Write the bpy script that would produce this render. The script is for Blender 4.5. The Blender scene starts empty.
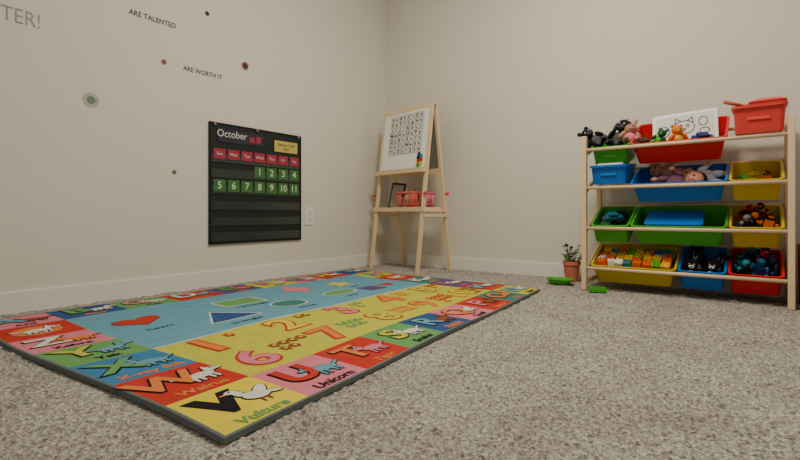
import bpy, bmesh, math, random
import numpy as np
from mathutils import Matrix, Vector, Euler
random.seed(7)
scene = bpy.context.scene
COL = scene.collection

# ------------------------------------------------------------------ materials
def lin(c):
    c = c/255.0
    return c/12.92 if c <= 0.04045 else ((c+0.055)/1.055)**2.4
MATS = {}
def mat(name, rgb, rough=0.6, noise=0.06, scale=30, bump=0.0, spec=0.3, bscale=None):
    if name in MATS: return MATS[name]
    m = bpy.data.materials.new(name); m.use_nodes = True
    nt = m.node_tree; N = nt.nodes; L = nt.links
    bs = N['Principled BSDF']
    bs.inputs['Roughness'].default_value = rough
    bs.inputs['Specular IOR Level'].default_value = spec
    c = [lin(v) for v in rgb]
    tc = N.new('ShaderNodeTexCoord'); nz = N.new('ShaderNodeTexNoise')
    nz.inputs['Scale'].default_value = scale; nz.inputs['Detail'].default_value = 4
    L.new(tc.outputs['Object'], nz.inputs['Vector'])
    mx = N.new('ShaderNodeMix'); mx.data_type = 'RGBA'
    mx.inputs['A'].default_value = [v*(1-noise) for v in c]+[1]
    mx.inputs['B'].default_value = [min(1, v*(1+noise)) for v in c]+[1]
    L.new(nz.outputs['Fac'], mx.inputs['Factor'])
    L.new(mx.outputs['Result'], bs.inputs['Base Color'])
    if bump > 0:
        n2 = N.new('ShaderNodeTexNoise'); n2.inputs['Scale'].default_value = bscale or scale*4
        L.new(tc.outputs['Object'], n2.inputs['Vector'])
        b = N.new('ShaderNodeBump'); b.inputs['Strength'].default_value = bump
        b.inputs['Distance'].default_value = 0.004
        L.new(n2.outputs['Fac'], b.inputs['Height']); L.new(b.outputs['Normal'], bs.inputs['Normal'])
    MATS[name] = m
    return m

def carpet_mat():
    m = bpy.data.materials.new('carpet_pile'); m.use_nodes = True
    nt = m.node_tree; N = nt.nodes; L = nt.links
    bs = N['Principled BSDF']; bs.inputs['Roughness'].default_value = 0.95
    bs.inputs['Specular IOR Level'].default_value = 0.05
    bs.inputs['Sheen Weight'].default_value = 0.12
    tc = N.new('ShaderNodeTexCoord')
    n1 = N.new('ShaderNodeTexNoise'); n1.inputs['Scale'].default_value = 135; n1.inputs['Detail'].default_value = 5; n1.inputs['Roughness'].default_value = 0.7
    n1.inputs['Distortion'].default_value = 0.5
    n2 = N.new('ShaderNodeTexNoise'); n2.inputs['Scale'].default_value = 5; n2.inputs['Detail'].default_value = 7; n2.inputs['Roughness'].default_value = 0.6
    n3 = N.new('ShaderNodeTexNoise'); n3.inputs['Scale'].default_value = 420; n3.inputs['Detail'].default_value = 2
    for n in (n1, n2, n3): L.new(tc.outputs['Object'], n.inputs['Vector'])
    r = N.new('ShaderNodeValToRGB')
    e = r.color_ramp.elements
    e[0].position = 0.35; e[0].color = (lin(92), lin(84), lin(75), 1)
    e[1].position = 0.64; e[1].color = (lin(218), lin(210), lin(194), 1)
    k = e.new(0.49); k.color = (lin(164), lin(155), lin(141), 1)
    L.new(n1.outputs['Fac'], r.inputs['Fac'])
    n2r = N.new('ShaderNodeMapRange'); n2r.inputs['From Min'].default_value = .32; n2r.inputs['From Max'].default_value = .68
    n2r.inputs['To Min'].default_value = 0.78; n2r.inputs['To Max'].default_value = 1.03
    L.new(n2.outputs['Fac'], n2r.inputs['Value'])
    sc = N.new('ShaderNodeVectorMath'); sc.operation = 'SCALE'
    L.new(r.outputs['Color'], sc.inputs[0]); L.new(n2r.outputs[0], sc.inputs['Scale'])
    L.new(sc.outputs[0], bs.inputs['Base Color'])
    b = N.new('ShaderNodeBump'); b.inputs['Strength'].default_value = 0.8; b.inputs['Distance'].default_value = 0.004
    L.new(n3.outputs['Fac'], b.inputs['Height']); L.new(b.outputs['Normal'], bs.inputs['Normal'])
    return m

WALL = mat('wall_paint', (219, 213, 197), 0.85, 0.02, 3, 0.12, 0.15, 160)
TRIM = mat('trim_paint', (230, 226, 213), 0.5, 0.02, 3)
WOOD = mat('pine_wood', (228, 200, 158), 0.5, 0.10, 14)
BLACK = mat('black_plastic', (18, 18, 20), 0.5)
WHITE = mat('white_plastic', (232, 230, 224), 0.4, 0.02)
RED = mat('red_plastic', (204, 26, 22), 0.4)
BLUE = mat('blue_plastic', (8, 108, 196), 0.4)
GREEN = mat('green_plastic', (62, 164, 30), 0.4)
YELL = mat('yellow_plastic', (200, 172, 22), 0.4)
ORNG = mat('orange_plastic', (236, 112, 10), 0.4)
CORAL = mat('coral_plastic', (220, 66, 60), 0.4)
SKIN = mat('doll_skin', (214, 152, 120), 0.5)
BROWN = mat('brown_hair', (70, 40, 26), 0.8)
PINK = mat('pink_fabric', (214, 120, 134), 0.8)
TAN = mat('tan_plush', (176, 128, 104), 0.95, 0.15, 60, 0.4)
BPLUSH = mat('black_plush', (22, 21, 24), 0.95, 0.2, 60, 0.4)
WPLUSH = mat('white_plush', (222, 220, 214), 0.95, 0.1, 60, 0.4)
NAVY = mat('navy_plastic', (20, 42, 100), 0.45)
TEAL = mat('teal_plastic', (14, 120, 140), 0.45)
GREY = mat('grey_plastic', (120, 120, 124), 0.45)
TERRA = mat('terracotta', (202, 116, 92), 0.7)
LEAF = mat('leaf', (60, 92, 50), 0.5, 0.25)
SOIL = mat('soil', (60, 42, 32), 0.9)
DKGREEN = mat('dark_green_plastic', (24, 84, 44), 0.5)
DECAL = mat('decal_grey', (84, 80, 76), 0.7)

# ------------------------------------------------------------------ builder
class B:
    def __init__(s, M=None):
        s.bm = bmesh.new(); s.mats = []; s.M = M or Matrix()
    def mi(s, m):
        if m not in s.mats: s.mats.append(m)
        return s.mats.index(m)
    def fin(s, vs, m, smooth):
        i = s.mi(m)
        fs = set(f for v in vs for f in v.link_faces)
        for f in fs: f.material_index = i; f.smooth = smooth
        return fs
    def box(s, c, size, m, rot=(0, 0, 0), bev=0.003):
        T = s.M @ Matrix.Translation(c) @ Euler(rot).to_matrix().to_4x4() @ Matrix.Diagonal((*size, 1))
        r = bmesh.ops.create_cube(s.bm, size=1, matrix=T)
        s.fin(r['verts'], m, False)
        bev = min(bev, min(size)*0.3)
        if bev > 0:
            es = list(set(e for v in r['verts'] for e in v.link_edges))
            bmesh.ops.bevel(s.bm, geom=es, offset=bev, segments=2, affect='EDGES', profile=0.6)
    def ell(s, c, r, m, rot=(0, 0, 0), seg=16):
        if not hasattr(r, '__len__'): r = (r, r, r)
        T = s.M @ Matrix.Translation(c) @ Euler(rot).to_matrix().to_4x4() @ Matrix.Diagonal((*r, 1))
        q = bmesh.ops.create_uvsphere(s.bm, u_segments=seg, v_segments=max(6, seg//2+2), radius=1, matrix=T)
        s.fin(q['verts'], m, True)
    def cyl(s, p0, p1, r0, m, r1=None, seg=14, smooth=True):
        p0 = Vector(p0); p1 = Vector(p1); d = p1-p0
        if r1 is None: r1 = r0
        q = d.to_track_quat('Z', 'Y').to_matrix().to_4x4()
        T = s.M @ Matrix.Translation((p0+p1)/2) @ q
        r = bmesh.ops.create_cone(s.bm, cap_ends=True, segments=seg, radius1=r0, radius2=r1, depth=d.length, matrix=T)
        fs = s.fin(r['verts'], m, smooth)
        for f in fs:
            if len(f.verts) > 4: f.smooth = False
    def loops(s, rings, m, cap0=True, cap1=True, smooth=False):
        vs = [[s.bm.verts.new(s.M @ Vector(p)) for p in ring] for ring in rings]
        n = len(vs[0]); i = s.mi(m); out = []
        for a, b in zip(vs, vs[1:]):
            for k in range(n):
                out.append(s.bm.faces.new((a[k], a[(k+1) % n], b[(k+1) % n], b[k])))
        if cap0: out.append(s.bm.faces.new(list(reversed(vs[0]))))
        if cap1: out.append(s.bm.faces.new(vs[-1]))
        for f in out: f.material_index = i; f.smooth = smooth
    def poly(s, pts, m):
        f = s.bm.faces.new([s.bm.verts.new(s.M @ Vector(p)) for p in pts]); f.material_index = s.mi(m)
    def done(s, name, parent=None):
        me = bpy.data.meshes.new(name)
        bmesh.ops.recalc_face_normals(s.bm, faces=s.bm.faces)
        s.bm.to_mesh(me); s.bm.free()
        for m in s.mats: me.materials.append(m)
        o = bpy.data.objects.new(name, me); COL.objects.link(o)
        if parent: o.parent = parent
        return o
def empty(name, loc=(0, 0, 0)):
    o = bpy.data.objects.new(name, None); o.location = loc; o.empty_display_size = 0.05
    COL.objects.link(o); return o

_tc = {}
def text_geo(txt, size, offset=0.0, extrude=0.0, ax='CENTER'):
    k = (txt, size, offset, extrude, ax)
    if k in _tc: return _tc[k]
    cu = bpy.data.curves.new('t', 'FONT'); cu.body = txt; cu.size = size
    cu.offset = offset; cu.extrude = extrude; cu.align_x = ax; cu.align_y = 'CENTER'; cu.resolution_u = 4
    o = bpy.data.objects.new('t', cu); COL.objects.link(o)
    bpy.context.view_layer.update()
    dg = bpy.context.evaluated_depsgraph_get()
    me = bpy.data.meshes.new_from_object(o.evaluated_get(dg))
    vs = [tuple(v.co) for v in me.vertices]; fs = [tuple(p.vertices) for p in me.polygons]
    bpy.data.objects.remove(o); bpy.data.meshes.remove(me)
    _tc[k] = (vs, fs); return vs, fs
def text_obj(name, txt, size, m, M, parent=None, offset=0.0, extrude=0.0003, ax='CENTER', fit=None):
    vs, fs = text_geo(txt, size, offset, extrude, ax)
    sx = 1
    if fit:
        w = max(v[0] for v in vs)-min(v[0] for v in vs); sx = fit/w
    me = bpy.data.meshes.new(name)
    me.from_pydata([M @ Vector((v[0]*sx, v[1], v[2])) for v in vs], [], fs); me.materials.append(m)
    o = bpy.data.objects.new(name, me); COL.objects.link(o)
    if parent: o.parent = parent
    return o
def wallM(y, z, x=0.0015):   # facing +x on left wall
    return Matrix.Translation((x, y, z)) @ Euler((math.pi/2, 0, math.pi/2)).to_matrix().to_4x4()

# ------------------------------------------------------------------ room
P00 = Vector((1.650, -2.465)); P10 = Vector((1.500, -0.571)); P01 = Vector((0.165, -2.565)); P11 = Vector((0.145, -0.559))
rs = np.random.RandomState(5)
st = 0.005
X = np.arange(-0.0, 4.1, st); Y = np.arange(-4.3, 0.0+st, st)
nx, ny = len(X), len(Y)
def blur(a, k):
    for ax in (0, 1):
        for _ in range(k): a = (np.roll(a, 1, ax)+2*a+np.roll(a, -1, ax))/4
    return a
n1 = blur(rs.rand(nx, ny)-.5, 1); n1 /= n1.std()
n2 = blur(rs.rand(nx, ny)-.5, 10); n2 /= n2.std()
Z = np.clip(0.0020*n1+0.0012*n2, -0.006, 0.006)-0.002
gx, gy = np.meshgrid(X, Y, indexing='ij')
jx = (rs.rand(nx, ny)-.5)*st*0.8; jy = (rs.rand(nx, ny)-.5)*st*0.8
under = (gx > 0.15) & (gx < 1.650-0.079*(gy+2.465)) & (gy > -2.53) & (gy < -0.565)
Z = np.where(under, -0.003, Z)
co = np.stack([gx+jx, gy+jy, Z], -1).reshape(-1, 3).astype(np.float32)
idx = np.arange(nx*ny).reshape(nx, ny)
q = np.stack([idx[:-1, :-1], idx[1:, :-1], idx[1:, 1:], idx[:-1, 1:]], -1).reshape(-1, 4)
me = bpy.data.meshes.new('floor')
me.vertices.add(len(co)); me.vertices.foreach_set('co', co.ravel())
me.loops.add(q.size); me.loops.foreach_set('vertex_index', q.ravel().astype(np.int32))
me.polygons.add(len(q)); me.polygons.foreach_set('loop_start', (np.arange(len(q))*4).astype(np.int32))
me.update(calc_edges=True); me.validate()
me.polygons.foreach_set('use_smooth', np.ones(len(q), dtype=bool))
me.materials.append(carpet_mat())
COL.objects.link(bpy.data.objects.new('floor', me))

b = B(); b.box((-0.05, -2.1, 1.27), (0.1, 4.4, 2.6), WALL, bev=0); b.done('wall_left')
b = B(); b.box((2.0, 0.05, 1.27), (4.2, 0.1, 2.6), WALL, bev=0); b.done('wall_back')
b = B(); b.box((0.006, -2.1, 0.038), (0.012, 4.4, 0.096), TRIM, bev=0.003); b.done('baseboard_left')
b = B(); b.box((2.05, -0.006, 0.038), (4.09, 0.012, 0.096), TRIM, bev=0.003); b.done('baseboard_back')

# ------------------------------------------------------------------ wall decals
o = empty('wall_quote_decal')
text_obj('line_better', 'BETTER!', 0.088, mat('decal_pale', (154, 150, 142), .7), wallM(-2.42, 1.205), o, offset=-0.0008, fit=0.235)
text_obj('line_talented', 'ARE TALENTED', 0.036, DECAL, wallM(-1.842, 1.373), o, fit=0.227, offset=0.0004)
text_obj('line_worth', 'ARE WORTH IT', 0.036, DECAL, wallM(-1.58, 1.168), o, fit=0.222, offset=0.0004)
def splat(name, y, z, r, m, petals=6, m2=None):
    b = B(wallM(y, z, 0.001))
    def disc(cx, cy, rr, mm, zz):
        b.poly([(cx+rr*math.cos(a*math.pi/8), cy+rr*math.sin(a*math.pi/8), zz) for a in range(16)], mm)
    for i in range(petals):
        a = i*2*math.pi/petals+0.3
        disc(r*0.6*math.cos(a), r*0.6*math.sin(a), r*0.36, m2 or m, 0.0002*(i % 2+1))
    disc(0, 0, r*0.5, m, 0.0008)
    return b.done(name)
DARKD = mat('decal_dark', (66, 50, 46), .7); REDD = mat('decal_red', (140, 84, 74), .7)
GRD = mat('decal_green', (112, 130, 108), .7); PALE = mat('decal_soft', (176, 178, 160), .7)
splat('flower_decal', -1.32, 1.273, 0.026, DARKD, 7, REDD)
splat('flower_decal', -1.557, 1.50, 0.014, DARKD)
splat('flower_decal', -1.79, 1.173, 0.015, REDD)
splat('flower_decal', -2.115, 0.916, 0.036, GRD, 9, PALE)
splat('flower_decal', -1.738, 0.617, 0.013, mat('decal_brown', (120, 102, 90), .7))

# outlet
o = empty('wall_outlet')
b = B(); b.box((0.003, -0.829, 0.385), (0.006, 0.072, 0.115), WHITE, bev=0.002)
for dz in (-0.022, 0.022):
    b.box((0.0065, -0.829, 0.385+dz), (0.003, 0.034, 0.030), GREY, bev=0.001)
    b.box((0.0075, -0.829, 0.385+dz), (0.003, 0.030, 0.026), TRIM, bev=0.001)
    for dy in (-0.007, 0.007): b.box((0.0092, -0.829+dy, 0.388+dz), (0.001, 0.003, 0.010), BLACK, bev=0)
b.done('outlet_plate', o)

# ------------------------------------------------------------------ calendar pocket chart
o = empty('calendar_pocket_chart')
cloth = mat('chart_cloth', (34, 40, 38), 0.45, 0.1, 8, 0.15)
pocket = mat('clear_pocket', (46, 58, 54), 0.22, 0.1, 8, spec=0.6)
seam = mat('chart_seam', (18, 20, 20), 0.6)
y0, y1, z0, z1 = -1.552, -0.906, 0.232, 0.91
yc = (y0+y1)/2; W = y1-y0
b = B()
b.box((0.007, yc, (z0+z1)/2), (0.006, W, z1-z0), cloth, bev=0.002)
for z in (z0+0.004, z1-0.004): b.box((0.011, yc, z), (0.003, W, 0.010), seam, bev=0.001)
for y in (y0+0.005, y1-0.005): b.box((0.011, y, (z0+z1)/2), (0.003, 0.010, z1-z0), seam, bev=0.001)
rows = [0.735, 0.648, 0.558, 0.468, 0.378, 0.29]
for z in rows:
    b.box((0.0108, yc, z-0.020), (0.0012, W-0.03, 0.050), pocket, bev=0)
    b.box((0.0115, yc, z-0.046), (0.002, W-0.02, 0.004), seam, bev=0)
b.done('chart_body', o)
b = B()
for y in (y0+0.03, yc-0.02, y1-0.03):
    b.cyl((0.0, y, z1-0.012), (0.02, y, z1-0.012), 0.007, BLACK); b.ell((0.02, y, z1-0.012), 0.009, GREY)
b.done('hooks', o)
redc = mat('card_red', (160, 52, 70), .6); grc = mat('card_green', (66, 112, 58), .6); yec = mat('card_yellow', (200, 180, 90), .6)
dkc = mat('card_dark', (52, 48, 60), .6); whc = mat('card_print', (208, 208, 198), .6)
b = B(); cw = W/7.4
cy = lambda i: y0+0.2*cw+cw*(i+0.5)
for i in range(7): b.box((0.0135, cy(i), 0.738), (0.002, cw*0.84, 0.056), redc, bev=0)
for i in range(3, 7): b.box((0.0135, cy(i), 0.650), (0.002, cw*0.84, 0.068), grc, bev=0)
for i in range(7): b.box((0.0135, cy(i), 0.560), (0.002, cw*0.84, 0.068), grc, bev=0)
b.box((0.0135, y0+0.20, 0.842), (0.002, 0.30, 0.075), dkc, bev=0)
b.box((0.0135, y1-0.125, 0.825), (0.002, 0.18, 0.070), yec, bev=0)
b.box((0.0148, y0+0.27, 0.838), (0.001, 0.035, 0.032), redc, bev=0); b.box((0.0148, y0+0.315, 0.842), (0.001, 0.03, 0.04), redc, bev=0)
b.done('cards', o)
text_obj('title', 'October', 0.058, whc, wallM(y0+0.14, 0.852, 0.0152), o, fit=0.19)
text_obj('title_year', 'Season Fall', 0.022, dkc, wallM(y1-0.125, 0.836, 0.0152), o, fit=0.13)
text_obj('title_year_2', '2023', 0.022, dkc, wallM(y1-0.125, 0.81, 0.0152), o)
for i, d in enumerate(['Sun', 'Mon', 'Tue', 'Wed', 'Thu', 'Fri', 'Sat']):
    text_obj('day_'+d, d, 0.026, whc, wallM(cy(i), 0.738, 0.0152), o)
for n in range(1, 5): text_obj('num_%d' % n, str(n), 0.056, whc, wallM(cy(n+2), 0.65, 0.0152), o, offset=0.0006)
for n in range(5, 12): text_obj('num_%d' % n, str(n), 0.056, whc, wallM(cy(n-5), 0.56, 0.0152), o, offset=0.0006)

# ------------------------------------------------------------------ alphabet rug
rug = empty('alphabet_rug')
NS, NT = 9, 7
def rmap(s, t, dz=0.0):   # s in 0..9, t in 0..7
    u = s/NS; v = t/NT
    p = P00*(1-u)*(1-v)+P10*u*(1-v)+P01*(1-u)*v+P11*u*v
    p = p + Vector((0.006*math.sin(u*9+1), 0.008*math.sin(v*8)))
    z = 0.0120+0.0016*math.sin(s*1.9+t*0.7)+0.0012*math.sin(t*2.3)
    return Vector((p.x, p.y, z+dz))
def fab(n, rgb): return mat('rug_'+n, rgb, 0.9, 0.16, 25, 0.25, 0.1, 700)
C = dict(yellow=fab('yellow', (216, 194, 56)), red=fab('red', (184, 54, 42)), blue=fab('blue', (62, 118, 156)), green=fab('green', (102, 150, 88)),
         pink=fab('pink', (208, 118, 130)), lime=fab('lime', (188, 182, 66)), sky=fab('sky', (100, 150, 166)), purple=fab('purple', (96, 76, 122)),
         orange=fab('orange', (212, 120, 62)), navy=fab('navy', (50, 80, 126)), black=fab('black', (34, 30, 32)), white=fab('white', (210, 205, 190)),
         edge=fab('edge', (104, 112, 108)), teal=fab('teal', (60, 118, 110)), brown=fab('brown', (130, 72, 46)))
near = ['yellow', 'pink', 'red', 'green', 'navy', 'pink', 'red', 'teal', 'lime']
nearL = ['V', 'U', 'T', 'S', 'R', 'Q', 'P', 'O', 'N']
nearW = ['Vulture', 'Unicorn', 'Tiger', 'Snake', 'Rabbit', 'Quail', 'Panda', 'Owl', 'Newt']
left = [('red', 'W', 'Walrus'), ('blue', 'X', 'X-ray fish'), ('green', 'Y', 'Yak'), ('pink', 'Z', 'Zebra'), ('red', '', ''), ('pink', 'A', 'Ant')]
top = [('navy', 'B', 'Bear'), ('green', 'C', 'Cat'), ('red', 'D', 'Duck'), ('purple', 'E', 'Eel'), ('lime', 'F', 'Fox'), ('pink', 'G', 'Goat'), ('red', 'H', 'Hen'), ('navy', 'I', 'Ibis')]
right = [('red', 'M', 'Mouse'), ('purple', 'L', 'Lion'), ('teal', 'K', 'Koala'), ('red', '', ''), ('lime', 'J', 'Jay')]
tile = {}
for s in range(9): tile[(s, 0)] = (near[s], nearL[s], nearW[s])
for t in range(6): tile[(0, t+1)] = left[t]
for s in range(8): tile[(s+1, 6)] = top[s]
for t in range(5): tile[(8, t+1)] = right[t]
def tcol(s, t):
    k = (int(min(max(s, 0), 8.99)), int(min(max(t, 0), 6.99)))
    if k in tile: return tile[k][0]
    return 'lime' if k[1] < 3 else 'sky'
b = B()
SUB = 4
ss = [0, 0.04]+[i/SUB for i in range(1, NS*SUB)]+[NS-0.04, NS]
ts = [0, 0.04]+[i/SUB for i in range(1, NT*SUB)]+[NT-0.04, NT]
V = [[b.bm.verts.new(rmap(s, t)) for t in ts] for s in ss]
V2 = [[b.bm.verts.new((rmap(s, t).x, rmap(s, t).y, 0.001)) for t in ts] for s in ss]
ns, nt_ = len(ss), len(ts)
for i in range(ns-1):
    for j in range(nt_-1):
        f = b.bm.faces.new((V[i][j], V[i+1][j], V[i+1][j+1], V[i][j+1]))
        edge = i == 0 or j == 0 or i == ns-2 or j == nt_-2
        f.material_index = b.mi(C['edge'] if edge else C[tcol((ss[i]+ss[i+1])/2, (ts[j]+ts[j+1])/2)]); f.smooth = True
        f = b.bm.faces.new((V2[i][j], V2[i][j+1], V2[i+1][j+1], V2[i+1][j])); f.material_index = b.mi(C['edge'])
for i in range(ns-1):
    for j in (0, nt_-1):
        f = b.bm.faces.new((V[i][j], V[i+1][j], V2[i+1][j], V2[i][j])); f.material_index = b.mi(C['edge'])
for j in range(nt_-1):
    for i in (0, ns-1):
        f = b.bm.faces.new((V[i][j], V[i][j+1], V2[i][j+1], V2[i][j])); f.material_index = b.mi(C['edge'])
b.done('rug_pile', rug)
# printed artwork
pv, pf, pm, pmats = [], [], [], []
def pmi(m):
    if m not in pmats: pmats.append(m)
    return pmats.index(m)
def padd(vs, fs, m, s, t, dz):
    k = len(pv)
    for v in vs: pv.append(rmap(s+v[0], t+v[1], dz))
    for f in fs: pf.append(tuple(i+k for i in f)); pm.append(pmi(m))
def ptext(txt, size, m, s, t, dz=0.0008, offset=0.0):
    vs, fs = text_geo(txt, size, offset, 0.0); padd(vs, fs, m, s, t, dz)
def pell(s, t, a, c, m, dz=0.001, rot=0.0, n=18):
    cr, sr = math.cos(rot), math.sin(rot)
    vs = [(0, 0)]+[(a*math.cos(k*2*math.pi/n)*cr-c*math.sin(k*2*math.pi/n)*sr, a*math.cos(k*2*math.pi/n)*sr+c*math.sin(k*2*math.pi/n)*cr) for k in range(n)]
    padd(vs, [(0, k+1, (k+1) % n+1) for k in range(n)], m, s, t, dz)
def ppoly(pts, m, dz=0.001):
    padd(pts, [tuple(range(len(pts)))], m, 0, 0, dz)
def animal(s, t, k, m, mo, flip=1):
    for (mm, g, dz) in ((mo, 0.016, 0.0012), (m, 0.0, 0.0018)):
        pell(s, t, 0.19*k+g, 0.10*k+g, mm, dz, 0.15*flip)
        pell(s+0.20*k*flip, t+0.13*k, 0.08*k+g, 0.075*k+g, mm, dz)
        pell(s+0.29*k*flip, t+0.11*k, 0.05*k+g, 0.03*k+g, mm, dz)
        pell(s+0.17*k*flip, t+0.22*k, 0.025*k+g, 0.05*k+g, mm, dz)
        for dx in (-0.13, -0.05, 0.07, 0.14): pell(s+dx*k, t-0.13*k, 0.022*k+g, 0.09*k+g, mm, dz)
        pell(s-0.24*k*flip, t+0.04*k, 0.10*k+g, 0.025*k+g, mm, dz, -0.5*flip)
    pell(s+0.22*k*flip, t+0.15*k, 0.015, 0.015, C['black'], 0.0024)
def bird(s, t, k, m, mo, flip=1):
    for (mm, g, dz) in ((mo, 0.016, 0.0012), (m, 0.0, 0.0018)):
        pell(s, t, 0.15*k+g, 0.11*k+g, mm, dz, 0.4*flip)
        pell(s+0.12*k*flip, t+0.17*k, 0.05*k+g, 0.10*k+g, mm, dz); pell(s+0.15*k*flip, t+0.26*k, 0.07*k+g, 0.055*k+g, mm, dz)
        pell(s-0.10*k*flip, t+0.08*k, 0.17*k+g, 0.07*k+g, mm, dz, -0.9*flip); pell(s-0.18*k*flip, t-0.06*k, 0.10*k+g, 0.035*k+g, mm, dz, 0.5*flip)
    pell(s+0.24*k*flip, t+0.25*k, 0.05*k, 0.02*k, C['orange'], 0.0016)
    for dx in (-0.03, 0.05): pell(s+dx*k, t-0.16*k, 0.012, 0.07*k, C['brown'], 0.0016)
    pell(s+0.16*k*flip, t+0.27*k, 0.014, 0.014, C['black'], 0.0024)
rr_ = random.Random(11)
lc = {'V': 'black', 'W': 'orange', 'U': 'red', 'T': 'orange', 'S': 'lime', 'X': 'green', 'Y': 'lime', 'Z': 'white'}
ac = ['white', 'orange', 'brown', 'white', 'sky', 'pink']
for i, ((s, t), (c, l, w)) in enumerate(sorted(tile.items())):
    if l:
        col = lc.get(l, rr_.choice([q for q in ('yellow', 'white', 'orange', 'sky', 'green', 'pink') if q != c]))
        ptext(l, 0.68, C['black'], s+0.37, t+0.58, 0.0006, 0.042)
        if col != 'black': ptext(l, 0.68, C[col], s+0.37, t+0.58, 0.0022, 0.018)
        ptext(w, 0.19, C['green' if l == 'V' else 'black'] if c in ('yellow', 'lime', 'sky', 'green', 'pink') else C['orange'], s+0.52, t+0.13, 0.0008, 0.006)
        (bird if l in 'VQODHIJ' else animal)(s+0.71, t+0.50, 0.95, C[rr_.choice([q for q in ac if q != c])] if l != 'V' else C['white'], C['black'], -1 if l == 'V' else rr_.choice((-1, 1)))
    else:
        pell(s+0.5, t+0.5, 0.32, 0.32, C['orange'], 0.001); animal(s+0.5, t+0.5, 1.0, C['white'], C['black'])
# numbers with counting pictures
for r, (row, tt) in enumerate(((['1', '2', '3', '4', '5'], 2.5), (['6', '7', '8', '9', '10'], 1.5))):
    for i, n in enumerate(row):
        s = 1.50+i*1.40
        ptext(n, 0.98, C['red'], s, tt, 0.0006, 0.055)
        ptext(n, 0.98, C[['orange', 'yellow', 'pink', 'orange', 'lime'][(i+r*2) % 5]], s, tt, 0.0016, 0.018)
        cnt = int(n)
        for k in range(cnt):
            cs = s+0.50+(0.17 if cnt < 7 else 0.15)*(k % 4 if cnt > 4 else k % 2); ct = tt+0.26-0.24*(k//4 if cnt > 4 else k//2)
            cc = C[['red', 'brown', 'green', 'orange'][(i+r) % 4]]
            for a in range(5): pell(cs+0.05*math.cos(a*1.257), ct+0.065*math.sin(a*1.257), 0.036, 0.045, cc, 0.0008+0.0001*a)
            pell(cs, ct, 0.028, 0.034, C['yellow'], 0.0018)
# shapes on sky area
def heart(s, t, k, m, dz=0.001):
    pts = []
    for i in range(32):
        a = i*2*math.pi/32
        pts.append((s+k*0.055*16*math.sin(a)**3/2.2, t+k*0.055*(13*math.cos(a)-5*math.cos(2*a)-2*math.cos(3*a)-math.cos(4*a))/2.2))
    ppoly(pts, m, dz)
def star(s, t, r, m, dz=0.001): ppoly([(s+(r if k % 2 == 0 else r*0.42)*math.sin(k*math.pi/5), t+(r if k % 2 == 0 else r*0.42)*math.cos(k*math.pi/5)) for k in range(10)], m, dz)
def rect(s, t, a, c, m, dz=0.001): ppoly([(s-a, t-c), (s+a, t-c), (s+a, t+c), (s-a, t+c)], m, dz)
def tri(s, t, a, m, dz=0.001): ppoly([(s-a, t-a*.8), (s+a, t-a*.8), (s, t+a)], m, dz)
heart(1.7, 4.85, 0.95, C['brown']); heart(1.7, 4.85, 0.85, C['red'], 0.0014)
tri(2.75, 3.95, 0.52, C['white']); tri(2.75, 3.94, 0.46, C['navy'], 0.0014)
rect(3.7, 4.95, 0.48, 0.34, C['white']); rect(3.7, 4.95, 0.44, 0.30, C['green'], 0.0014)
pell(4.2, 3.95, 0.40, 0.36, C['white']); pell(4.2, 3.95, 0.36, 0.32, C['teal'], 0.0014)
pell(5.7, 4.0, 0.5, 0.28, C['white']); pell(5.7, 4.0, 0.46, 0.24, C['green'], 0.0014)
ppoly([(5.0, 5.2), (5.35, 4.65), (5.7, 5.2), (5.35, 5.75)], C['pink'])
star(6.6, 5.0, 0.45, C['yellow']); heart(7.3, 3.9, 0.6, C['red']); rect(6.6, 3.8, 0.3, 0.3, C['purple'])
for (w, s, t) in (('heart', 1.7, 4.1), ('triangle', 2.75, 3.3), ('rectangle', 3.7, 4.45), ('oval', 5.6, 3.5), ('star', 6.6, 4.4), ('circle', 4.2, 3.4)):
    ptext(w, 0.2, C['black'], s, t, 0.0008)
for k in range(28): rect(1.125+k*0.25, 3.0, 0.125, 0.02, C['white'], 0.0008)
me = bpy.data.meshes.new('rug_print'); me.from_pydata(pv, [], pf)
for m in pmats: me.materials.append(m)
me.polygons.foreach_set('material_index', pm)
ro = bpy.data.objects.new('rug_print', me); COL.objects.link(ro); ro.parent = rug
bm = bmesh.new(); bm.from_mesh(me)
for f in bm.faces:
    f.normal_update()
    if f.normal.z < 0: f.normal_flip()
bm.to_mesh(me); bm.free()

# ------------------------------------------------------------------ easel
ez = empty('kids_easel')
EM = Matrix.Translation((0.402, -0.235, 0)) @ Euler((0, 0, math.radians(-10))).to_matrix().to_4x4()
H = 1.165; hw = 0.242; sp = 0.16
def leg(b, x, sgn):
    w, d = 0.024, 0.018
    y0_, y1_ = sgn*sp, sgn*0.012
    rings = []
    for (y, z) in ((y0_, 0.0), (y1_, H)):
        rings.append([(x-w/2, y-d/2, z), (x+w/2, y-d/2, z), (x+w/2, y+d/2, z), (x-w/2, y+d/2, z)])
    b.loops(rings, WOOD)
b = B(EM)
for x in (-hw, hw):
    for sgn in (-1, 1): leg(b, x, sgn)
fy = lambda z: -(sp+(0.012-sp)*z/H)
tilt = math.atan((sp-0.012)/H)
for sgn in (1, -1):
    for z, h in ((H-0.015, 0.035), (0.70, 0.035)):
        b.box((0, sgn*fy(z), z), (2*hw-0.024, 0.016, h), WOOD, rot=(-tilt*sgn, 0, 0), bev=0.002)
b.cyl((-hw-0.02, 0, H-0.02), (hw+0.02, 0, H-0.02), 0.006, GREY)
b.box((0, fy(0.70)-0.028, 0.690), (2*hw+0.01, 0.045, 0.012), WOOD, bev=0.002)
b.box((0, fy(0.70)-0.050, 0.697), (2*hw+0.01, 0.006, 0.026), WOOD, bev=0.001)
zt = 0.42
b.box((0, 0, zt), (2*hw+0.03, 0.235, 0.008), WOOD, bev=0.001)
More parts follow.
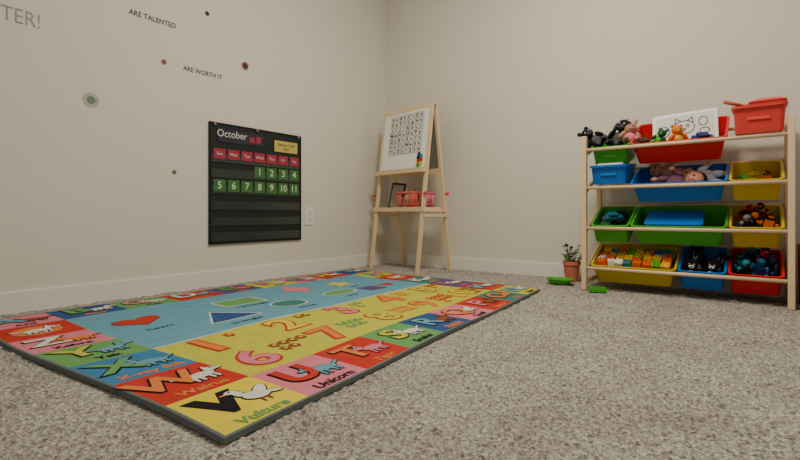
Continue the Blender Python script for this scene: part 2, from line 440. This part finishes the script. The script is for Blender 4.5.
for sgn in (-1, 1):
    b.box((0, sgn*0.118, zt+0.012), (2*hw+0.05, 0.010, 0.030), WOOD, bev=0.002)
    b.box((sgn*(hw-0.02), 0, zt+0.012), (0.010, 0.225, 0.030), WOOD, bev=0.002)
for x in (-hw-0.018, hw+0.018):
    b.box((x, 0, zt-0.03), (0.010, 0.235, 0.02), WOOD, bev=0.002)
    for sgn in (-1, 1):
        b.cyl((x, sgn*0.105, zt+0.12), (x+math.copysign(0.018, x), sgn*0.105, zt+0.12), 0.011, CORAL)
        b.cyl((x-math.copysign(.01, x), sgn*0.105, zt+0.12), (x+math.copysign(0.004, x), sgn*0.105, zt+0.12), 0.006, GREY)
b.done('easel_frame', ez)
wb = mat('whiteboard', (236, 236, 230), 0.25, 0.01, spec=0.5)
zc = 0.925; hb = 0.415
PM = EM @ Matrix.Translation((0, fy(zc)-0.006, zc)) @ Euler((math.pi/2-tilt, 0, 0)).to_matrix().to_4x4()
b = B(PM)
b.box((0, 0, 0), (2*hw-0.028, hb, 0.008), wb, bev=0.001)
b.done('whiteboard_panel', ez)
b = B(EM @ Matrix.Translation((0, -fy(zc)+0.004, zc)) @ Euler((math.pi/2+tilt, 0, 0)).to_matrix().to_4x4())
b.box((0, 0, 0), (2*hw-0.028, hb, 0.008), mat('chalkboard', (120, 122, 112), 0.8), bev=0.001); b.done('chalkboard_panel', ez)
INK = mat('print_ink', (44, 38, 44), .7); INKR = mat('print_red', (160, 56, 56), .7)
b = B(PM); b.box((0.012, 0.045, 0.0048), (0.335, 0.285, 0.0012), mat('paper', (222, 220, 210), .8), bev=0)
for k in range(8): b.box((0.012, 0.045-0.1425+0.0407*k, 0.0056), (0.335, 0.0025, 0.0006), GREY, bev=0)
for k in range(9): b.box((0.012-0.1675+0.0419*k, 0.045, 0.0056), (0.0025, 0.285, 0.0006), GREY, bev=0)
b.done('alphabet_sheet', ez)
ABC = 'AaBbCcDdEeFfGgHhIiJjKkLlMmNnOoPpQqRrSsTtUuVvWwXxYyZz1234'
cv, cf, cm = [], [], []
for r in range(7):
    for c in range(8):
        vs, fs = text_geo(ABC[r*8+c], 0.036, 0.0008, 0.0003); k = len(cv)
        Mx = PM @ Matrix.Translation((0.012-0.1466+0.0419*c, 0.045+0.122-0.0407*r, 0.0065))
        cv += [Mx @ Vector(v) for v in vs]; cf += [tuple(i+k for i in f) for f in fs]; cm += [1 if (r+c) % 5 == 0 else 0]*len(fs)
me = bpy.data.meshes.new('letters'); me.from_pydata(cv, [], cf); me.materials.append(INK); me.materials.append(INKR)
me.polygons.foreach_set('material_index', cm); lo = bpy.data.objects.new('letters', me); COL.objects.link(lo); lo.parent = ez
b = B(PM)
for i, (x, y, m) in enumerate(((0.17, -0.115, NAVY), (0.19, -0.130, TEAL), (0.165, -0.14, BLACK), (0.195, -0.155, RED), (0.17, -0.165, RED), (0.19, -0.180, YELL), (0.165, -0.190, GREEN))):
    b.cyl((x, y, 0.004), (x, y, 0.012), 0.013, m)
b.done('magnets', ez)

# items on the easel tray
def wire_basket(M, w, d, h, m):
    b = B(M)
    n = 26
    def rr(k, sx, z):
        a = k*2*math.pi/n
        c, s = math.cos(a), math.sin(a)
        e = 0.45
        return (sx*w/2*math.copysign(abs(c)**e, c), sx*d/2*math.copysign(abs(s)**e, s), z)
    for z, sx, r in ((0.004, 0.84, 0.004), (h*0.35, 0.90, 0.0032), (h*0.68, 0.95, 0.0032), (h, 1.0, 0.007)):
        for k in range(n): b.cyl(rr(k, sx, z), rr(k+1, sx, z), r, m, seg=6)
    for k in range(n): b.cyl(rr(k, 0.84, 0.003), rr(k, 1.0, h), 0.004, m, seg=6)
    b.box((0, 0, 0.003), (w*0.8, d*0.8, 0.003), m, bev=0)
    return b
TT = EM @ Matrix.Translation((0, 0, zt+0.005))
PKC = mat('basket_coral', (226, 110, 100), .5)
b = wire_basket(TT @ Matrix.Translation((0.040, -0.020, 0)), 0.20, 0.15, 0.125, PKC)
b.cyl((-0.04, 0.0, 0.01), (-0.06, 0.01, 0.17), 0.004, WOOD); b.cyl((0.0, 0.0, 0.01), (0.02, 0.02, 0.16), 0.004, RED)
b.ell((0.03, 0.0, 0.095), (0.045, 0.035, 0.04), CORAL); b.ell((-0.045, 0.02, 0.09), (0.035, 0.03, 0.03), WHITE)
b.done('wire_basket')
b = wire_basket(TT @ Matrix.Translation((0.180, 0.0, 0)), 0.05, 0.10, 0.12, PINK); b.done('wire_basket')
b = B(TT @ Matrix.Translation((-0.145, 0.01, 0.108)) @ Euler((math.radians(-10), 0.10, 0.15)).to_matrix().to_4x4())
b.box((0, 0, 0), (0.130, 0.008, 0.200), BLACK, bev=0.003)
b.box((0, -0.0045, 0), (0.104, 0.001, 0.168), mat('slate_face', (170, 158, 144), .3), bev=0)
b.done('drawing_tablet')

# ------------------------------------------------------------------ toy bin rack
rack = empty('toy_bin_organizer')
XL, XR, YF, YB = 1.664, 2.500, -0.380, -0.085
RZ = [0.737, 0.537, 0.326, 0.116]; RB = [0.835, 0.665, 0.455, 0.245]
b = B()
for x in (XL, XR):
    b.box((x, YF, 0.405), (0.024, 0.034, 0.81), WOOD, bev=0.004)
    b.box((x, YB, 0.435), (0.024, 0.034, 0.87), WOOD, bev=0.004)
    for z0_, z1_ in list(zip(RZ, RB)):
        L_ = math.hypot(YB-YF, z1_-z0_)
        b.box((x, (YF+YB)/2, (z0_+z1_)/2-0.025), (0.014, L_-0.03, 0.022), WOOD, rot=(math.atan2(z1_-z0_, YB-YF), 0, 0), bev=0.002)
    b.box((x, (YF+YB)/2, 0.045), (0.014, YB-YF-0.03, 0.025), WOOD, bev=0.002)
b.done('side_frames', rack)
b = B()
for z in RZ: b.cyl((XL, YF, z), (XR, YF, z), 0.0085, WOOD)
for z in RB: b.cyl((XL, YB, z-0.012), (XR, YB, z-0.012), 0.0085, WOOD)
b.done('dowel_rails', rack)

def rrect(w, d, r, z, y_off=0, n=4):
    pts = []
    for (cx, cy, a0) in ((w/2-r, d/2-r, 0), (-w/2+r, d/2-r, 90), (-w/2+r, -d/2+r, 180), (w/2-r, -d/2+r, 270)):
        for k in range(n+1):
            a = math.radians(a0+90*k/n); pts.append((cx+r*math.cos(a), cy+r*math.sin(a)+y_off, z))
    return pts
def make_bin(M, w, m, d=0.262, h=0.105):
    """local: rim plane z=0, front edge y=0, back y=d"""
    b = B(M); c = d/2; t = 0.004
    R = [rrect(w*0.86, d*0.82, 0.018, -h, c), rrect(w-0.016, d-0.016, 0.022, -0.012, c), rrect(w, d, 0.026, -0.012, c),
         rrect(w, d, 0.026, 0.0, c), rrect(w-0.020, d-0.020, 0.02, 0.0, c), rrect(w*0.86-2*t, d*0.82-2*t, 0.016, -h+t, c)]
    b.loops(R, m)
    b.box((0, d*0.055, -h*0.5), (w*0.4, 0.006, 0.012), m, rot=(math.radians(-12), 0, 0), bev=0.002)
    return b.done('storage_bin')
xs = [(1.686, 1.874), (1.878, 2.281), (2.285, 2.480)]
xs4 = [(1.686, 2.080), (2.084, 2.277), (2.281, 2.480)]
BM = {}
def bin_at(r, c, m, xr, z=None, tilt=None, d=0.262, h=0.105, y=None):
    x0, x1 = xr[c]
    th = tilt if tilt is not None else math.atan2(RB[r]-RZ[r], YB-YF)
    M = Matrix.Translation(((x0+x1)/2, YF+0.012 if y is None else y, (RZ[r]+0.012) if z is None else z)) @ Euler((th, 0, 0)).to_matrix().to_4x4()
    make_bin(M, x1-x0, m, d, h); BM[(r, c)] = M
    return M
bin_at(0, 0, GREEN, xs); bin_at(0, 1, RED, xs, tilt=math.radians(29), h=0.12, d=0.285)
bin_at(0, 2, CORAL, [0, 0, (2.295, 2.490)], z=0.872, tilt=math.radians(4), d=0.25, h=0.118, y=YF-0.03)
bin_at(1, 0, BLUE, xs, z=0.652, tilt=math.radians(5), d=0.25, h=0.10, y=YF-0.01); bin_at(1, 1, BLUE, xs); bin_at(1, 2, YELL, xs)
bin_at(2, 0, GREEN, xs); bin_at(2, 1, GREEN, xs); bin_at(2, 2, YELL, xs)
bin_at(3, 0, YELL, xs4); bin_at(3, 1, BLUE, xs4); bin_at(3, 2, RED, xs4)

# ------------------------------------------------------------------ toys
def T(M, x, y, z, rx=0, ry=0, rz=0, s=1):
    return M @ Matrix.Translation((x, y, z)) @ Euler((rx, ry, rz)).to_matrix().to_4x4() @ Matrix.Scale(s, 4)
def plush(b, body, accent, eye=BLACK, ears='round'):
    b.ell((0, 0, 0.04), (0.04, 0.032, 0.042), body); b.ell((0, -0.018, 0.04), (0.026, 0.018, 0.03), accent)
    b.ell((0, -0.004, 0.105), (0.036, 0.032, 0.032), body); b.ell((0, -0.032, 0.097), (0.017, 0.014, 0.012), accent)
    b.ell((0, -0.045, 0.101), (0.006, 0.004, 0.004), eye, seg=8)
    for sx in (-1, 1):
        b.ell((sx*0.013, -0.032, 0.113), 0.004, WHITE if body is BPLUSH else eye, seg=8)
        if ears == 'round': b.ell((sx*0.027, 0, 0.135), (0.013, 0.006, 0.013), body)
        elif ears == 'long': b.ell((sx*0.018, 0.005, 0.155), (0.010, 0.007, 0.034), body, rot=(0, sx*0.35, 0))
        else: b.ell((sx*0.038, -0.004, 0.098), (0.009, 0.014, 0.028), accent, rot=(0, -sx*0.3, 0))
        b.ell((sx*0.044, -0.012, 0.058), (0.013, 0.013, 0.030), body, rot=(0.3, -sx*0.6, 0))
        b.ell((sx*0.026, -0.036, 0.014), (0.016, 0.030, 0.015), body); b.ell((sx*0.026, -0.064, 0.016), (0.012, 0.006, 0.013), accent)
def babydoll(b, dress, hair):   # soft baby doll with a big round head
    b.ell((0, 0, 0.115), (0.034, 0.034, 0.034), SKIN); b.ell((0, 0.010, 0.124), (0.035, 0.032, 0.033), hair)
    b.ell((0, -0.034, 0.110), (0.004, 0.004, 0.004), SKIN, seg=8); b.ell((0, -0.032, 0.099), (0.007, 0.003, 0.002), CORAL, seg=8)
    for sx in (-1, 1):
        b.ell((sx*0.012, -0.031, 0.117), 0.004, BLACK, seg=8); b.ell((sx*0.034, 0, 0.113), (0.004, 0.007, 0.009), SKIN, seg=8)
        b.ell((sx*0.038, -0.010, 0.062), (0.011, 0.011, 0.026), dress, rot=(0.3, -sx*0.7, 0)); b.ell((sx*0.054, -0.018, 0.045), (0.009, 0.009, 0.011), SKIN, seg=10)
        b.ell((sx*0.018, -0.012, 0.008), (0.014, 0.016, 0.026), dress); b.ell((sx*0.020, -0.018, -0.020), (0.010, 0.012, 0.014), SKIN, seg=10)
    b.ell((0, 0, 0.050), (0.033, 0.026, 0.042), dress)
def car(b, m):
    b.box((0, 0, 0.018), (0.075, 0.036, 0.018), m, bev=0.005); b.box((-0.004, 0, 0.033), (0.040, 0.031, 0.016), m, bev=0.005)
    b.box((-0.004, 0, 0.033), (0.030, 0.0325, 0.010), BLACK, bev=0.001)
    for x in (-0.023, 0.023):
        for y in (-1, 1): b.cyl((x, y*0.013, 0.010), (x, y*0.021, 0.010), 0.010, BLACK); b.cyl((x, y*0.0205, 0.010), (x, y*0.0222, 0.010), 0.005, GREY)
def figure(b, m1, m2):
    b.box((0, 0, 0.055), (0.034, 0.020, 0.034), m1, bev=0.005); b.box((0, 0, 0.034), (0.026, 0.018, 0.012), m2, bev=0.003)
    b.ell((0, 0, 0.086), (0.014, 0.014, 0.015), m2); b.box((0, -0.012, 0.087), (0.018, 0.006, 0.006), m1, bev=0.002)
    for sx in (-1, 1):
        b.ell((sx*0.022, 0, 0.067), 0.008, m2, seg=10); b.cyl((sx*0.023, 0, 0.066), (sx*0.029, -0.006, 0.046), 0.006, m1, 0.006); b.cyl((sx*0.029, -0.006, 0.046), (sx*0.027, -0.022, 0.036), 0.006, m2, 0.007)
        b.cyl((sx*0.009, 0, 0.032), (sx*0.012, 0, 0.012), 0.007, m1, 0.008); b.box((sx*0.012, -0.005, 0.005), (0.015, 0.024, 0.010), m2, bev=0.003)
def brick(b, m, nx=3, ny=2, h=1):
    u = 0.016
    b.box((0, 0, 0.0095*h), (nx*u, ny*u, 0.019*h), m, bev=0.001)
    for i in range(nx):
        for j in range(ny): b.cyl(((i-(nx-1)/2)*u, (j-(ny-1)/2)*u, 0.019*h), ((i-(nx-1)/2)*u, (j-(ny-1)/2)*u, 0.019*h+0.005), 0.0048, m, seg=8)
R = random.Random(3)
GPL = mat('grey_plush', (80, 78, 82), .95, .2, 60, .4)
b = B(T(BM[(0, 0)], 0.005, 0.165, -0.045, -0.45, 0.15, -0.4, 1.15)); plush(b, BPLUSH, GPL, ears='flop'); b.done('plush_dog')
b = B(T(BM[(0, 0)], -0.052, 0.075, -0.01, -0.7, -0.5, 0.9, 0.95)); plush(b, BPLUSH, GPL, ears='round'); b.done('plush_bear')
b = B(T(BM[(0, 0)], 0.075, 0.10, -0.02, -0.7, 0.3, 0.3, 0.90)); plush(b, TAN, PINK, ears='long'); b.done('plush_bunny')
DBM = Matrix.Translation((2.10, -0.225, 0.83)) @ Euler((math.radians(-16), math.radians(-3), 0)).to_matrix().to_4x4()
b = B(DBM)
b.box((0, 0, 0), (0.28, 0.014, 0.165), WHITE, bev=0.006)
b.box((0, -0.008, 0.0), (0.245, 0.002, 0.13), mat('paper', (222, 220, 210)), bev=0)
for (cx, cz, rx, rz) in ((0, -0.002, 0.045, 0.036), (-0.015, 0.006, 0.006, 0.008), (0.015, 0.006, 0.006, 0.008), (0.0, -0.012, 0.008, 0.005), (-0.085, -0.015, 0.022, 0.028), (0.08, 0.02, 0.018, 0.024), (0.085, -0.03, 0.02, 0.014)):
    for k in range(16):
        a0, a1 = k*math.pi/8, (k+1)*math.pi/8
        b.cyl((cx+rx*math.cos(a0), -0.0095, cz+rz*math.sin(a0)), (cx+rx*math.cos(a1), -0.0095, cz+rz*math.sin(a1)), 0.0018, BLACK, seg=5)
for sx in (-1, 1):
    b.cyl((sx*0.038, -0.0095, 0.02), (sx*0.035, -0.0095, 0.05), 0.0018, BLACK, seg=5); b.cyl((sx*0.035, -0.0095, 0.05), (sx*0.015, -0.0095, 0.033), 0.0018, BLACK, seg=5)
b.done('drawing_board')
b = B(T(BM[(0, 1)], 0.0, 0.075, -0.055, -0.5, 0.2, 0.5, 0.72)); plush(b, ORNG, YELL, ears='round'); b.done('plush_lion')
b = B(T(BM[(0, 1)], -0.09, 0.06, -0.04, -0.6, 0.2, -0.4, 0.6)); plush(b, DKGREEN, GREEN, ears='round'); b.done('plush_frog')
for x, m in ((0.10, NAVY), (-0.15, BROWN)):
    b = B(T(BM[(0, 1)], x, 0.05, -0.04, 0.2, 0.2, 0.5, 1.2)); car(b, m); b.done('toy_truck')
TW = mat('toy_wood', (196, 104, 84), 0.5)
b = B(T(BM[(0, 2)], 0, 0.125, 0))
b.cyl((-0.05, 0.0, 0.010), (-0.125, -0.05, 0.035), 0.007, TW, 0.009); b.ell((-0.03, 0.01, 0.005), (0.04, 0.022, 0.010), TW, rot=(0, 0.3, 0.5))
b.done('toy_hairbrush')
b = B(T(BM[(0, 2)], 0.03, 0.125, -0.02)); b.loops([rrect(0.11, 0.15, 0.02, -0.06), rrect(0.13, 0.19, 0.02, 0.03), rrect(0.135, 0.195, 0.02, 0.035), rrect(0.09, 0.14, 0.02, 0.048)], CORAL); b.done('toy_basket')
b = B(T(BM[(1, 0)], 0, 0.12, -0.035)); b.box((0, 0, 0), (0.13, 0.16, 0.09), WHITE, bev=0.01); b.box((0, -0.083, 0.01), (0.10, 0.004, 0.05), TEAL, bev=0.001); b.box((0, 0, 0.05), (0.05, 0.05, 0.012), BLUE, bev=0.004); b.done('toy_camera')
PEA = mat('peach', (206, 150, 126)); MAUVE = mat('mauve_fabric', (124, 84, 100), .8)
# baby dolls lying sideways across the wide bin, faces turned out of the bin
for (x, y, z, ry, rx, dm, hm, k) in ((-0.075, 0.095, -0.042, 1.45, -0.55, MAUVE, BROWN, 1.25), (0.165, 0.150, -0.040, -1.45, -0.5, WHITE, BROWN, 1.15), (0.00, 0.205, -0.030, -1.35, -0.4, PEA, BROWN, 1.0)):
    M = BM[(1, 1)] @ Matrix.Translation((x, y, z)) @ Euler((rx, 0, 0)).to_matrix().to_4x4() @ Euler((0, ry, 0)).to_matrix().to_4x4() @ Matrix.Scale(k, 4)
    b = B(M); babydoll(b, dm, hm); b.done('baby_doll')
b = B()
for (x, y, m) in ((-0.045, 0.06, YELL), (0.03, 0.065, BROWN), (0, 0.12, YELL), (0.045, 0.14, ORNG), (-0.04, 0.15, GREEN), (0.01, 0.19, YELL), (-0.02, 0.09, ORNG), (0.04, 0.19, BROWN)):
    b.M = T(BM[(1, 2)], x, y, -0.055, R.uniform(-.3, .3), R.uniform(-.3, .3), R.uniform(0, 3)); brick(b, m, 4, 2)
b.done('toy_bricks')
for i, (x, y, m) in enumerate(((-0.03, 0.07, DKGREEN), (0.035, 0.10, BLACK), (-0.02, 0.14, GREY), (0.03, 0.18, DKGREEN), (0.0, 0.11, TEAL))):
    b = B(T(BM[(2, 0)], x, y, -0.06+0.010*i, 0.1, 0.1, R.uniform(-.6, .9), 1.15)); car(b, m); b.done('toy_car')
b = B(T(BM[(2, 1)], -0.02, 0.125, -0.045)); b.loops([rrect(0.20, 0.13, 0.015, -0.04), rrect(0.235, 0.16, 0.02, 0.03), rrect(0.25, 0.175, 0.02, 0.03), rrect(0.25, 0.175, 0.02, 0.04), rrect(0.215, 0.14, 0.02, 0.042)], BLUE); b.done('lidded_box')
for i, (x, y, a, c) in enumerate(((-0.045, 0.07, BLACK, GREY), (0.03, 0.08, ORNG, BLACK), (-0.02, 0.14, BLACK, ORNG), (0.045, 0.15, BROWN, BLACK), (-0.04, 0.19, BLACK, RED), (0.02, 0.2, ORNG, BROWN))):
    b = B(T(BM[(2, 2)], x, y, -0.08, R.uniform(-.5, .1), R.uniform(-.4, .4), R.uniform(-1, 1), 1.1)); figure(b, a, c); b.done('action_figure')
# building bricks heaped in the wide bottom bin
b = B()
BY = mat('brick_yellow', (236, 182, 0), .4); BO = mat('brick_orange', (232, 92, 0), .4)
pal = [BY, BO, BLUE, RED, WHITE, BO, BY, TEAL, GREEN, BY]
for iy in range(5):
    for ix in range(8):
        x = -0.145+0.0415*ix+R.uniform(-.005, .005); y = 0.048+0.042*iy
        for lay in range(3 if iy < 4 else 2):
            b.M = T(BM[(3, 0)], x*(0.93 if lay == 0 else 1), y, -0.092+0.033*lay+R.uniform(0, .008), R.uniform(-.25, .25), R.uniform(-.25, .25), R.choice((0, 1.57))+R.uniform(-.3, .3), 1.15)
            brick(b, R.choice(pal), 2, 2, R.choice((1.2, 1.6)))
b.done('building_bricks')
for i, (x, y) in enumerate(((-0.05, 0.07), (0.03, 0.075), (-0.01, 0.14), (0.05, 0.15), (-0.045, 0.19))):
    b = B(T(BM[(3, 1)], x, y, -0.08, -0.2, R.uniform(-.3, .3), R.uniform(-.7, .7), 0.75)); plush(b, BPLUSH, WPLUSH, ears='round'); b.done('toy_penguin')
for i, (x, y, a, c) in enumerate(((-0.05, 0.06, BLACK, TEAL), (0.0, 0.07, NAVY, TEAL), (0.05, 0.075, BLACK, NAVY), (-0.03, 0.14, TEAL, BLACK), (0.04, 0.15, NAVY, RED), (-0.04, 0.2, BLACK, TEAL), (0.02, 0.21, TEAL, NAVY))):
    b = B(T(BM[(3, 2)], x, y, -0.075, R.uniform(-.4, .1), R.uniform(-.3, .3), R.uniform(-1, 1), 1.2)); figure(b, a, c); b.done('toy_robot')

# ------------------------------------------------------------------ plant + floor toys
o = empty('potted_plant')
PMx = Matrix.Translation((1.515, -0.115, 0))
b = B(PMx)
prof = [(0.034, 0.0), (0.046, 0.095), (0.051, 0.098), (0.051, 0.120), (0.045, 0.120), (0.042, 0.104)]
b.loops([[(r*math.cos(k*math.pi/12), r*math.sin(k*math.pi/12), z) for k in range(24)] for r, z in prof], TERRA, smooth=False)
b.ell((0, 0, 0.104), (0.041, 0.041, 0.006), SOIL); b.done('pot', o)
b = B(PMx)
for i in range(26):
    a = R.uniform(0, 6.28); l = R.uniform(0.02, 0.11); out = R.uniform(0.015, 0.075)
    tip = Vector((out*math.cos(a), out*math.sin(a)*0.8, 0.11+l))
    b.cyl((0.3*tip.x, 0.3*tip.y, 0.102), tip, 0.0014, LEAF, seg=5)
    b.ell(tip, (0.020, 0.011, 0.0025), LEAF, rot=(R.uniform(-.6, .6), R.uniform(-.7, .7), a), seg=10)
b.done('leaves', o)
b = B(Matrix.Translation((1.50, -0.275, 0.003)))
b.loops([rrect(0.095, 0.075, 0.02, 0.001), rrect(0.140, 0.10, 0.03, 0.026), rrect(0.148, 0.108, 0.03, 0.026), rrect(0.148, 0.108, 0.03, 0.030), rrect(0.132, 0.094, 0.028, 0.030), rrect(0.09, 0.07, 0.02, 0.005)], GREEN)
b.done('toy_dish')
b = B(Matrix.Translation((1.74, -0.425, 0.003)) @ Euler((0, 0, 0.5)).to_matrix().to_4x4()); brick(b, GREEN, 5, 3); b.done('toy_brick')
b = B(Matrix.Translation((2.668, -0.24, 0.002)))
RF = mat('red_fabric', (176, 44, 38), .9, .1, 60, .3)
b.loops([rrect(0.26, 0.26, 0.012, 0.0), rrect(0.27, 0.27, 0.012, 0.26), rrect(0.255, 0.255, 0.010, 0.26), rrect(0.25, 0.25, 0.010, 0.01)], RF)
b.box((0, -0.137, 0.17), (0.09, 0.008, 0.02), WPLUSH, bev=0.003); b.done('fabric_storage_cube')

# ------------------------------------------------------------------ light
w = bpy.data.worlds.new('world'); scene.world = w; w.use_nodes = True
w.node_tree.nodes['Background'].inputs[0].default_value = (1.0, 0.95, 0.87, 1); w.node_tree.nodes['Background'].inputs[1].default_value = 0.36
def area(name, loc, size, power, col, target):
    l = bpy.data.lights.new(name, 'AREA'); l.shape = 'DISK'; l.size = size; l.energy = power; l.color = col
    o = bpy.data.objects.new(name, l); COL.objects.link(o); o.location = loc
    o.rotation_euler = (Vector(target)-Vector(loc)).to_track_quat('-Z', 'Y').to_euler()
area('ceiling_light', (1.8, -1.5, 2.45), 0.6, 52, (1.0, 0.93, 0.80), (1.8, -1.5, 0))

# ------------------------------------------------------------------ camera
cd = bpy.data.cameras.new('camera'); cam = bpy.data.objects.new('camera', cd); COL.objects.link(cam)
cam.location = (2.381, -2.907, 0.40)
cam.rotation_euler = (math.radians(90), 0, math.radians(37.7))
cd.sensor_width = 36; cd.lens = 460/800*36; cd.shift_y = -0.02; cd.clip_start = 0.02
scene.camera = cam
